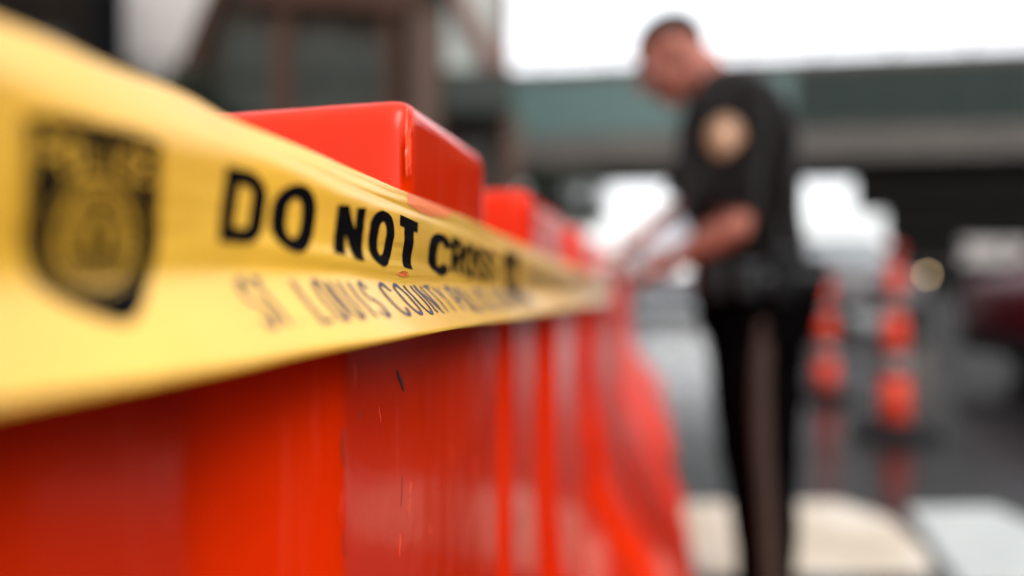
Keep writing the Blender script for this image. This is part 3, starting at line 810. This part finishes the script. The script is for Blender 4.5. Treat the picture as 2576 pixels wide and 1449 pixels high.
for (y, c, h, dep) in [(800, 1930, 20, .098), (860, 1922, 21, .097), (939, 1916, 21, .092), (1040, 1918, 21, .086), (1130, 1922, 21, .080), (1277, 1934, 21, .074), (1427, 1944, 22, .068), (1540, 1948, 22, .066)]:
    D = 1.86 - dep
    q = [P(c - h, HY + (y - HY) * 1.86 / D * D / 1.86, D), P(c + h, y, D)]
    z = CAMZ + (HY - y) / F * 1.86
    a = Vector((P(c - h, y, D).x, D, z)); b = Vector((P(c + h, y, D).x, D + .004, z))
    cur = [bm.verts.new(p) for p in (a, b, b + Vector((0, .03, 0)), a + Vector((0, .03, 0)))]
    if prev:
        for k in range(4): bm.faces.new((prev[k], prev[(k+1) % 4], cur[(k+1) % 4], cur[k]))
    prev = cur
opart('trouser_stripe', bm, M_TSTRIPE, tr)
# belt and what hangs on it
bm = bmesh.new(); loft(bm, [ring_(y, 1745 + o, 2048 - o, .203 - o * .0012) for y, o in ((684, 6), (688, 0), (724, 0), (728, 6))])
belt = opart('belt', bm, M_LEATHER)
def pouch(name, x, y, D, sx, sy, sz, rz=0, m=M_LEATHER):
    bm = bmesh.new(); c = P(x, y, D); M = Matrix.Translation(c) @ Matrix.Rotation(R(rz), 4, 'Z')
    box(bm, (-sx, -sy, -sz), (sx, sy, sz), min(sx, sy) * .35, M)
    box(bm, (-sx*1.06, -sy*1.1, sz*.35), (sx*1.06, sy*1.1, sz*1.05), min(sx, sy) * .3, M)
    return opart(name, bm, m, belt)
pouch('handcuff_pouch', 1885, 706, 1.725, .034, .016, .045, 0)
pouch('magazine_pouch', 1800, 706, 1.745, .024, .018, .05, -18)
pouch('radio_holder', 1968, 695, 1.76, .030, .022, .07, 14)
pouch('key_pouch', 2052, 690, 1.93, .018, .034, .045, 8)
bm = bmesh.new(); c = P(1962, 672, 1.755); cone(bm, c, c + Vector((0, 0, .12)), .006, .004, 10); opart('radio_antenna', bm, M_LEATHER, belt)
bm = bmesh.new(); chain(bm, [(P(1945, 716, 2.19), .035), (P(1950, 800, 2.2), .03), (P(1950, 860, 2.19), .022)]); cone(bm, P(1940, 690, 2.2), P(1985, 672, 2.2), .018, .016, 12); opart('holster', bm, M_LEATHER, belt)
for D, x in ((1.88, 1925), (2.05, 1900)):
    bm = bmesh.new(); px_ = (x - CX) / F * D
    rr = []
    for (dx, hw, hz) in ((.075, .030, .05), (.05, .037, .10), (0, .040, .11), (-.06, .042, .085), (-.12, .048, .065), (-.17, .044, .05), (-.205, .026, .035)):
        rr.append([Vector((px_ + dx, D + hw * math.cos(t), max(.004, hz/2 + hz/2 * math.sin(t) * 1.1))) for t in [2*math.pi*k/16 for k in range(16)]])
    loft(bm, rr); opart('shoe', bm, M_LEATHER, None)
# papers in his hands
def slab(bm, c, th):
    n = (c[1] - c[0]).cross(c[3] - c[0]).normalized()
    if n.z < 0: n = -n
    A = [bm.verts.new(p) for p in c]; B = [bm.verts.new(p - n * th) for p in c]
    bm.faces.new(A); bm.faces.new(B[::-1])
    for k in range(4): bm.faces.new((A[k], B[k], B[(k+1) % 4], A[(k+1) % 4]))
    return n
cn = [P(1712, 540, 2.04), P(1742, 596, 1.85), P(1646, 672, 1.85), P(1586, 628, 2.02)]
pd = empty('notepad', sum(cn, Vector()) / 4); tag(pd, 'white notepad held in the officer\'s two hands', 'notepad')
def ppart(name, bm, m, par=None):
    for v in bm.verts: v.co = v.co - pd.location
    return obj(name, bm, m, par or pd)
bm = bmesh.new(); n_ = slab(bm, cn, .006); ppart('paper_sheets', bm, M_PAPER)
ct = sum(cn, Vector()) / 4
bm = bmesh.new(); slab(bm, [ct + (p - ct) * 1.06 - n_ * .0065 for p in cn], .004); ppart('backing_board', bm, mat('grey_board', (.18, .19, .22), .8))
bm = bmesh.new(); a = P(1566, 596, 1.985); b = P(1596, 650, 1.955); cone(bm, a, b, .0045, .0042, 12); cone(bm, b, b + (b - a).normalized() * .01, .0042, .001, 12)
pen = obj('pen', bm, M_INK, None, True); tag(pen, 'dark pen held over the white notepad by the officer', 'pen')

# ------------------------------------------------------------------ channelizers
def channelizer(x, y, h, label):
    X, D = G(x, y)
    t = empty('channelizer_cone', (X, D, 0)); tag(t, label, 'traffic cone', 'tall orange traffic channelizers')
    s = h / 1.2
    def rad(z): return (.092 - .045 * (z / (1.14 * s))) 
    zs = [(.04, .37, M_CONE), (.37, .50, M_REFL), (.50, .76, M_CONE), (.76, .865, M_REFL), (.865, 1.05, M_CONE)]
    for i, (a, b, m) in enumerate(zs):
        a, b = a * s, b * s
        bm = bmesh.new(); k = .0015 if m is M_REFL else 0
        lathe(bm, [(rad(a) + k, a), (rad((a+b)/2) + k, (a+b)/2), (rad(b) + k, b)])
        obj('reflective_band' if m is M_REFL else 'cone_section', bm, m, t, True)
    bm = bmesh.new(); zt = 1.05 * s
    lathe(bm, [(rad(zt)*.9, zt), (.03, zt + .02), (.026, zt + .07), (.048, zt + .085), (.05, zt + .12), (.036, zt + .14), (.01, zt + .145)])
    obj('grab_handle', bm, M_HANDLE, t, True)
    bm = bmesh.new(); lathe(bm, [(.27, .0), (.275, .03), (.25, .055), (.125, .07), (.108, .085)], n=8); obj('rubber_base', bm, M_RUBBER, t)
    return t
channelizer(2250, 1092, 1.19, 'tall orange and white channelizer on a black rubber base, nearer of the two')
channelizer(2078, 1000, 1.05, 'smaller-looking orange channelizer partly behind the officer\'s belt and leg')

# ------------------------------------------------------------------ cars
def car(name, label, cat, loc, rz, L, Wd, Hh, belt_z, paint, suv=False, lit=None):
    t = empty(name, loc, rz); tag(t, label, cat)
    hw = Wd / 2; hood = belt_z * (.98 if suv else .92)
    st = [(-L/2, .45, belt_z*.80, .80), (-L/2+.12, .30, belt_z*.93, .93), (-L/2+.6, .24, belt_z*.99, 1), (0, .22, belt_z, 1), (L/2-1.2, .24, hood, 1), (L/2-.45, .26, hood*.93, .97), (L/2-.1, .32, hood*.82, .88), (L/2, .42, hood*.7, .78)]
    rings = []
    for x, z0, z1, k in st:
        r = []
        for (yy, zz) in ((.75, 0), (.97, .12), (1, .45), (.97, .8), (.88, .97), (.5, 1.02), (-.5, 1.02), (-.88, .97), (-.97, .8), (-1, .45), (-.97, .12), (-.75, 0)):
            r.append(Vector((x, yy * hw * k, z0 + (z1 - z0) * zz)))
        rings.append(r)
    bm = bmesh.new(); loft(bm, rings); body = obj('body', bm, paint, t, True)
    b0, b1, r0, r1 = ((-L/2+.10, L/2-1.25, -L/2+.35, L/2-1.95) if suv else (-L/2+.55, L/2-1.2, -L/2+1.25, L/2-1.95))
    wb, wr = hw * .93, hw * .76; zb, zr = belt_z, Hh - .06
    C = {}
    for s in (-1, 1): C[s] = [Vector((b0, s*wb, zb)), Vector((b1, s*wb, zb)), Vector((r1, s*wr, zr)), Vector((r0, s*wr, zr))]
    bm = bmesh.new(); rr = []
    for k, (zz, e) in enumerate(((zr - .01, 0), (zr + .03, -.02), (Hh, .1))):
        rr.append([Vector((r0 + e, -wr + e, zz)), Vector((r1 - e, -wr + e, zz)), Vector((r1 - e, wr - e, zz)), Vector((r0 + e, wr - e, zz))])
    loft(bm, rr); obj('roof', bm, paint, t, True)
    for s in (-1, 1):
        c = C[s]; mid0 = c[0].lerp(c[1], .50); mid1 = c[3].lerp(c[2], .47)
        for a, b in ((c[0], c[3]), (c[1], c[2]), (mid0, mid1)):
            bm = bmesh.new(); cone(bm, a, b, .045, .038, 8); obj('pillar', bm, paint, t, True)
        for a, b, cc, d in ((c[0], mid0, mid1, c[3]), (mid0, c[1], c[2], mid1)):
            bm = bmesh.new(); bm.faces.new([bm.verts.new(p) for p in (a, b, cc, d)]); o = obj('side_window', bm, M_GLASS, t)
        for fx in (.12, .56):
            bm = bmesh.new(); xx = b0 + (b1 - b0) * fx
            box(bm, (xx, s*(hw+.005) - .012, belt_z*.78), (xx + .18, s*(hw+.005) + .012, belt_z*.81), .008); obj('door_handle', bm, paint, t)
        bm = bmesh.new(); sphere(bm, (b1 - .25, s*(hw+.10), belt_z + .08), .10, (.6, 1, .75)); obj('wing_mirror', bm, paint, t, True)
        bm = bmesh.new(); box(bm, (L/2-.22, s*hw*.72 - .14, hood*.62), (L/2-.03, s*hw*.72 + .14, hood*.78), .03); hl = obj('headlight', bm, M_HLAMP, t)
        if lit == s:
            bm = bmesh.new(); sphere(bm, (L/2 - .01, s*hw*.83, hood*.90), .045, (.5, 1, 1)); obj('lit_bulb', bm, M_LAMPON, hl, True)
        bm = bmesh.new(); box(bm, (-L/2+.0, s*hw*.74 - .12, belt_z*.62), (-L/2+.12, s*hw*.74 + .12, belt_z*.82), .02); obj('tail_light', bm, M_LAMPRED, t)
        for xx in (-L/2+.85, L/2-.9):
            wh = empty('wheel', (xx, s*(hw-.12), .33)); wh.parent = t; wh.rotation_euler = (R(90), 0, 0)
            bm = bmesh.new(); lathe(bm, [(.20, -.11), (.31, -.11), (.33, -.08), (.33, .08), (.31, .11), (.20, .11)]); obj('tyre', bm, M_TYRE, wh, True)
            bm = bmesh.new(); lathe(bm, [(.205, -.112), (.17, -.09), (.06, -.10), (.06, .10), (.17, .09), (.205, .112)]); obj('rim', bm, M_RIM, wh, True)
            bm = bmesh.new(); lathe(bm, [(.40, 0), (.40, .02)], (0, 0, 0)); 
            for v in bm.verts: v.co = Vector((xx + v.co.x, s*(hw*.93) + (v.co.z - .01) * .8, .36 + v.co.y))
            obj('wheel_arch', bm, M_TRIMB, t)
    for a in ((0, 'rear_window'), (1, 'windscreen')):
        i = a[0]; q = (C[-1][i], C[1][i], C[1][3 - i], C[-1][3 - i])
        bm = bmesh.new(); bm.faces.new([bm.verts.new(p) for p in q]); obj(a[1], bm, M_GLASS, t)
    bm = bmesh.new(); box(bm, (L/2-.16, -hw*.45, hood*.52), (L/2+.005, hw*.45, hood*.74), .03); obj('grille', bm, M_TRIMB, t)
    for xx, s in ((L/2-.14, 1), (-L/2+.14, -1)):
        bm = bmesh.new(); box(bm, (xx-.14, -hw*.88, .26), (xx+.16*1, hw*.88, .46), .05); obj('bumper', bm, M_TRIMB, t)
    for s in (0, 1):
        bm = bmesh.new(); xx = -.3 + s * .95; box(bm, (xx - .24, -.62, .45), (xx + .24, .62, .60 if not suv else .75), .06)
        for q in (-1, 1): box(bm, (xx - .28, q*.36 - .24, .55), (xx - .14, q*.36 + .24, belt_z + .22), .05)
        obj('seat_row', bm, M_TRIMB, t, True)
    return t
Xs = (2205 - CX) / F * 13.5 + .11
car('parked_car', 'grey sport utility vehicle facing the camera with one lit lamp, beyond the channelizers', 'car', (Xs, 15.6, 0), R(-92), 4.7, 1.95, 1.80, 1.12, M_CARGREY, True, 1)
car('parked_car', 'dark red sedan at the right edge in the shade of the overpass', 'car', (6.75, 5.85, 0), R(-4), 4.75, 1.85, 1.44, 1.05, M_CARRED)
car('parked_car', 'grey sedan far off beside the officer\'s hands, broadside to the street', 'car', (4.6, 20, 0), R(176), 4.6, 1.8, 1.45, .98, M_CARSIL)

# ------------------------------------------------------------------ overpass
ov = empty('overpass', (0, 31, 0), -math.atan(1/7)); tag(ov, 'green-sided overpass with concrete edge beams crossing above the street', 'bridge')
def oz(y): return 1 + (HY - y) * 31 / F
def obox(name, m, a, b, bev=.02):
    bm = bmesh.new(); box(bm, a, b, bev); return obj(name, bm, m, ov)
XA, XB = -26, 62
obox('parapet_rail', M_CONC, (XA, -.12, oz(203)), (XB, 3.6, oz(180)))
bm = bmesh.new()
box(bm, (12.2, 0, oz(346)), (XB, 3.4, oz(203) - .003))
for k in range(9):
    z = oz(340 - k * 15.5); box(bm, (12.2, -.07, z), (XB, -.004, z + .08))
for k in range(24): box(bm, (12.2 + k * 2.1, -.10, oz(346)), (12.3 + k * 2.1, -.003, oz(203) - .01))
obj('green_girder', bm, M_GREEN, ov)
bm = bmesh.new()
box(bm, (XA, 0, oz(346)), (12.19, 3.4, oz(203) - .003))
for k in range(12):
    z = oz(342 - k * 11.5); box(bm, (XA, -.05, z), (12.19, -.004, z + .05))
obj('teal_side_panel', bm, M_TEAL, ov)
obox('edge_beam', M_CONC, (XA, -.30, oz(422)), (XB, 3.9, oz(346) - .004), .04)
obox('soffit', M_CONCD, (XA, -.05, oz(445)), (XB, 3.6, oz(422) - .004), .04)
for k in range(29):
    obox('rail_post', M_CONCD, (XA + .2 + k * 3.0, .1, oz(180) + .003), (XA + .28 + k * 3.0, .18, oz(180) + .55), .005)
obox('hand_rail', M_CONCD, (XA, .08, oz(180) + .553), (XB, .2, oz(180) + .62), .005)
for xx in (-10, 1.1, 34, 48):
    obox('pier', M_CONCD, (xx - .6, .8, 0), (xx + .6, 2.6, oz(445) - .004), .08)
# covered deck farther back, in deep shade
pk = empty('parking_structure', P(2700, 690, 60)); pk.location.z = 0; tag(pk, 'dark parking structure beyond the overpass with open bays at street level', 'building')
def kx(x, D=60): return (x - CX) / F * D - pk.location.x
def kz(y, D=60): return 1 + (HY - y) * D / F
def kbox(name, m, a, b):
    bm = bmesh.new(); box(bm, a, b, .05); return obj(name, bm, m, pk)
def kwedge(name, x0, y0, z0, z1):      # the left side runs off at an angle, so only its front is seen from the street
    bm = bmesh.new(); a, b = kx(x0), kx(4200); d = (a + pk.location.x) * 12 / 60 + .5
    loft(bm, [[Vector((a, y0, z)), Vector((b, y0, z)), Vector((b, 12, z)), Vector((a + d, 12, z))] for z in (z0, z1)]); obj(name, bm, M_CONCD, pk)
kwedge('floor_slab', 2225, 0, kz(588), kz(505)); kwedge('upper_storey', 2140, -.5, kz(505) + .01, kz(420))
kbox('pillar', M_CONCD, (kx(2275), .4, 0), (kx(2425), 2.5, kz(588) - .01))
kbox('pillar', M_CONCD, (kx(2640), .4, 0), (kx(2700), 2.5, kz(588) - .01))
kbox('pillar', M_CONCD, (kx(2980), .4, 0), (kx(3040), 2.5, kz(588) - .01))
fb = empty('far_building', P(2560, 690, 82)); fb.location.z = 0; tag(fb, 'low pale grey building seen through the open bays of the parking structure', 'building')
bm = bmesh.new(); box(bm, (-9, 0, 0), (30, 6, 7.5), .05); obj('wall', bm, M_PALE2, fb)
bm = bmesh.new(); box(bm, (-9.2, -.2, 7.505), (30.2, 6.2, 7.9), .05); obj('parapet', bm, M_CONC, fb)
for k in range(6):
    bm = bmesh.new(); box(bm, (-7 + k * 5, -.06, 3.4), (-6.2 + k * 5, -.003, 4.6), .02); obj('window', bm, M_GLASSG, fb)
# long low wall closing the view at street level
lw = empty('street_wall', (10, 46, 0)); tag(lw, 'long low concrete wall far behind the parked cars', 'wall')
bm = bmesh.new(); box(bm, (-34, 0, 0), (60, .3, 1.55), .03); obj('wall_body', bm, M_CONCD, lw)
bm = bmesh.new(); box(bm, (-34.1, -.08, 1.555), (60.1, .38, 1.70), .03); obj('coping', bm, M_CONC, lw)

# ------------------------------------------------------------------ buildings on the left
BD = 14.5
bb = empty('brick_building', (0, BD, 0)); tag(bb, 'brown brick building with green-grey windows and a sloping gable, behind the tape', 'building')
def bx_(x): return (x - CX) / F * BD
def bz(y): return 1 + (HY - y) * BD / F
def bpoly(name, px, y0, y1, m, par=bb):
    bm = bmesh.new(); prism(bm, [(bx_(x), bz(y)) for x, y in px], y0, y1); return obj(name, bm, m, par)
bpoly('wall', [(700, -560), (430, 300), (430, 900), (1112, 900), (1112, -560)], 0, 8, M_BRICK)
bpoly('gable_trim', [(590, -60), (560, -60), (415, 290), (450, 300)], -.28, -.003, M_BROWN)
bpoly('cornice', [(640, 18), (640, -60), (1060, -60), (1060, 40)], -.25, -.003, M_BROWN)
for a, b, c, d in ((572, 60, 684, 330), (748, 72, 872, 330), (888, 90, 966, 330)):
    fr = bpoly('window', [(a, b + 26), ((a + b*0 + a + (c - a)) / 2, b - 6), (c, b + 26), (c, d), (a, d)], -.05, -.003, M_GLASSG)
    cx_ = (a + c) / 2
    for (p, q, r_, s_) in ((a - 8, b, a, d), (c, b, c + 8, d), (cx_ - 4, b, cx_ + 4, d), (a, (b+d)/2 - 4, c, (b+d)/2 + 4)):
        bpoly('window_bar', [(p, q), (r_, q), (r_, s_), (p, s_)], -.12, -.052, M_DARKG, fr)
for a, c in ((692, 740), (968, 1000)):
    bpoly('pilaster', [(a, 45), (c, 45), (c, 900), (a, 900)], -.18, -.003, M_BROWN)
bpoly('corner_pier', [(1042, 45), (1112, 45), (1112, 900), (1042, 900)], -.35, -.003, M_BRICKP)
pb = empty('stucco_building', (0, BD, 0)); tag(pb, 'pale stucco building with brown timber braces, next to the white sky', 'building')
bpoly('wall', [(1114, 900), (1114, -560), (1284, -560), (1284, 900)], .5, 7, M_PALE, pb)
bpoly('brace', [(1118, -60), (1150, -60), (1262, 160), (1232, 170)], .25, .497, M_BROWNP, pb)
bpoly('brace', [(1262, -60), (1280, -60), (1280, 180), (1262, 180)], .2, .497, M_BROWNP, pb)
bpoly('lower_wall', [(1114, 300), (1284, 300), (1284, 900), (1114, 900)], .2, .497, M_BROWN, pb)
bpoly('awning', [(1124, 195), (1290, 195), (1290, 296), (1124, 296)], -.6, .19, M_DARKG, pb)
bpoly('post', [(1274, 298), (1308, 298), (1308, 900), (1274, 900)], -.5, -.2, M_BRICKP, pb)
bpoly('doorway', [(1150, 330), (1240, 330), (1240, 900), (1150, 900)], .12, .197, M_GLASSG, pb)
lb = empty('stucco_building', (-12, 21, 0)); tag(lb, 'light grey building showing between the black pole and the brick gable', 'building')
bm = bmesh.new(); box(bm, (-4, 0, 0), (7, 8, 14), .05); obj('wall', bm, M_PALE2, lb)
bm = bmesh.new(); box(bm, (-4.2, -.2, 14.01), (7.2, 8.2, 14.4), .05); obj('parapet', bm, M_CONC, lb)
db = empty('dark_building', (-13, 13, 0)); tag(db, 'very dark brick building left of the black pole', 'building')
bm = bmesh.new(); loft(bm, [[Vector((-9, 0, z)), Vector((5.1, 0, z)), Vector((1.2, 7, z)), Vector((-9, 7, z))] for z in (0, 11)]); obj('wall', bm, mat('dark_brick', (.005, .0036, .0026), .95, spec=.03, var=.3, vscale=2), db)
for k in range(3):
    bm = bmesh.new(); box(bm, (.3 + k * 1.6, -.04, 3.2), (1.3 + k * 1.6, -.003, 5.6), .01); w_ = obj('window', bm, M_GLASSG, db)
    bm = bmesh.new(); box(bm, (.2 + k * 1.6, -.12, 3.0), (1.4 + k * 1.6, -.003, 3.19), .01); obj('sill', bm, M_CONC, w_)
# black lamp post
lp = empty('street_lamp', ((272 - CX) / F * 4.2, 4.2, 0)); tag(lp, 'black street lamp post rising behind the yellow tape', 'street lamp')
bm = bmesh.new(); lathe(bm, [(.17, 0), (.17, .1), (.13, .25), (.10, .4), (.088, .5), (.080, 3.2), (.07, 5.2), (.03, 5.25)]); obj('pole', bm, M_BLACKP, lp, True)
bm = bmesh.new(); chain(bm, [(Vector((0, 0, 5.1)), .035), (Vector((.4, -.0, 5.5)), .03), (Vector((1.0, 0, 5.55)), .03)]); obj('arm', bm, M_BLACKP, lp, True)
bm = bmesh.new(); lathe(bm, [(.05, 5.62), (.14, 5.58), (.2, 5.46), (.19, 5.42)], (1.1, 0, 0)); hd = obj('lamp_head', bm, M_BLACKP, lp, True)
bm = bmesh.new(); lathe(bm, [(.17, 5.415), (.13, 5.36), (.02, 5.34)], (1.1, 0, 0)); obj('diffuser', bm, M_REFL, hd, True)
# trees
def tree(x, y, hgt, rad, n, label, seed):
    rnd = random.Random(seed)
    t = empty('street_tree', (x, y, 0)); tag(t, label, 'tree')
    tp = [(Vector((0, 0, 0)), .14), (Vector((.05, .03, hgt*.3)), .11), (Vector((-.04, 0, hgt*.55)), .08), (Vector((.02, 0, hgt*.8)), .04)]
    bm = bmesh.new(); chain(bm, tp, 12, 10)
    cl = []
    for k in range(11):
        an = rnd.uniform(0, 6.28); h = hgt * rnd.uniform(.35, .62); e = Vector((math.cos(an) * rad * rnd.uniform(.4, .9), math.sin(an) * rad * rnd.uniform(.4, .9), h + rnd.uniform(.2, .38) * hgt))
        chain(bm, [(Vector((0, 0, h)), .045), (e * .5 + Vector((0, 0, h * .5)), .03), (e, .012)], 8, 8); cl.append(e)
        for q in range(3): cl.append(e + Vector((rnd.gauss(0, .35), rnd.gauss(0, .35), rnd.gauss(0, .3))) * rad * .6)
    obj('trunk', bm, M_BARK, t, True)
    bm = bmesh.new()
    for k in range(n):
        c = rnd.choice(cl); p = c + Vector((rnd.gauss(0, 1), rnd.gauss(0, 1), rnd.gauss(0, .8))) * rad * .2
        a = Vector((rnd.gauss(0, 1), rnd.gauss(0, 1), rnd.gauss(0, 1))).normalized(); b = a.orthogonal().normalized(); s = rnd.uniform(.05, .10)
        bm.faces.new([bm.verts.new(p + q) for q in (a * s, b * s * .5, -a * s, -b * s * .5)])
    obj('crown', bm, M_LEAF, t)
tree(-5.5, 10.9, 3.95, 1.05, 9000, 'dark leafy tree between the black pole and the brick gable', 3)
tree(2.2, 27, 5.2, 1.5, 7000, 'dark leafy tree under the left end of the overpass', 5)

# unseen building added at the right to cut ambient light and darken reflections
ob = empty('light_blocking_building', (18, -12, 0)); tag(ob, 'unseen dark brick building added at the right to dim light and reflections', 'building')
bm = bmesh.new(); box(bm, (0, -20, 0), (9, 24, 9), .05); obj('wall', bm, M_BRICK, ob)
for i in range(9):
    for j in range(2):
        bm = bmesh.new(); y0 = -18.5 + i * 4.6; box(bm, (-.06, y0, 1.6 + j * 3.6), (-.003, y0 + 2.4, 3.8 + j * 3.6), .01); wn = obj('window', bm, M_GLASSG, ob)
        bm = bmesh.new(); box(bm, (-.16, y0 - .1, 1.45 + j * 3.6), (-.003, y0 + 2.5, 1.59 + j * 3.6), .01); obj('sill', bm, M_CONC, wn)
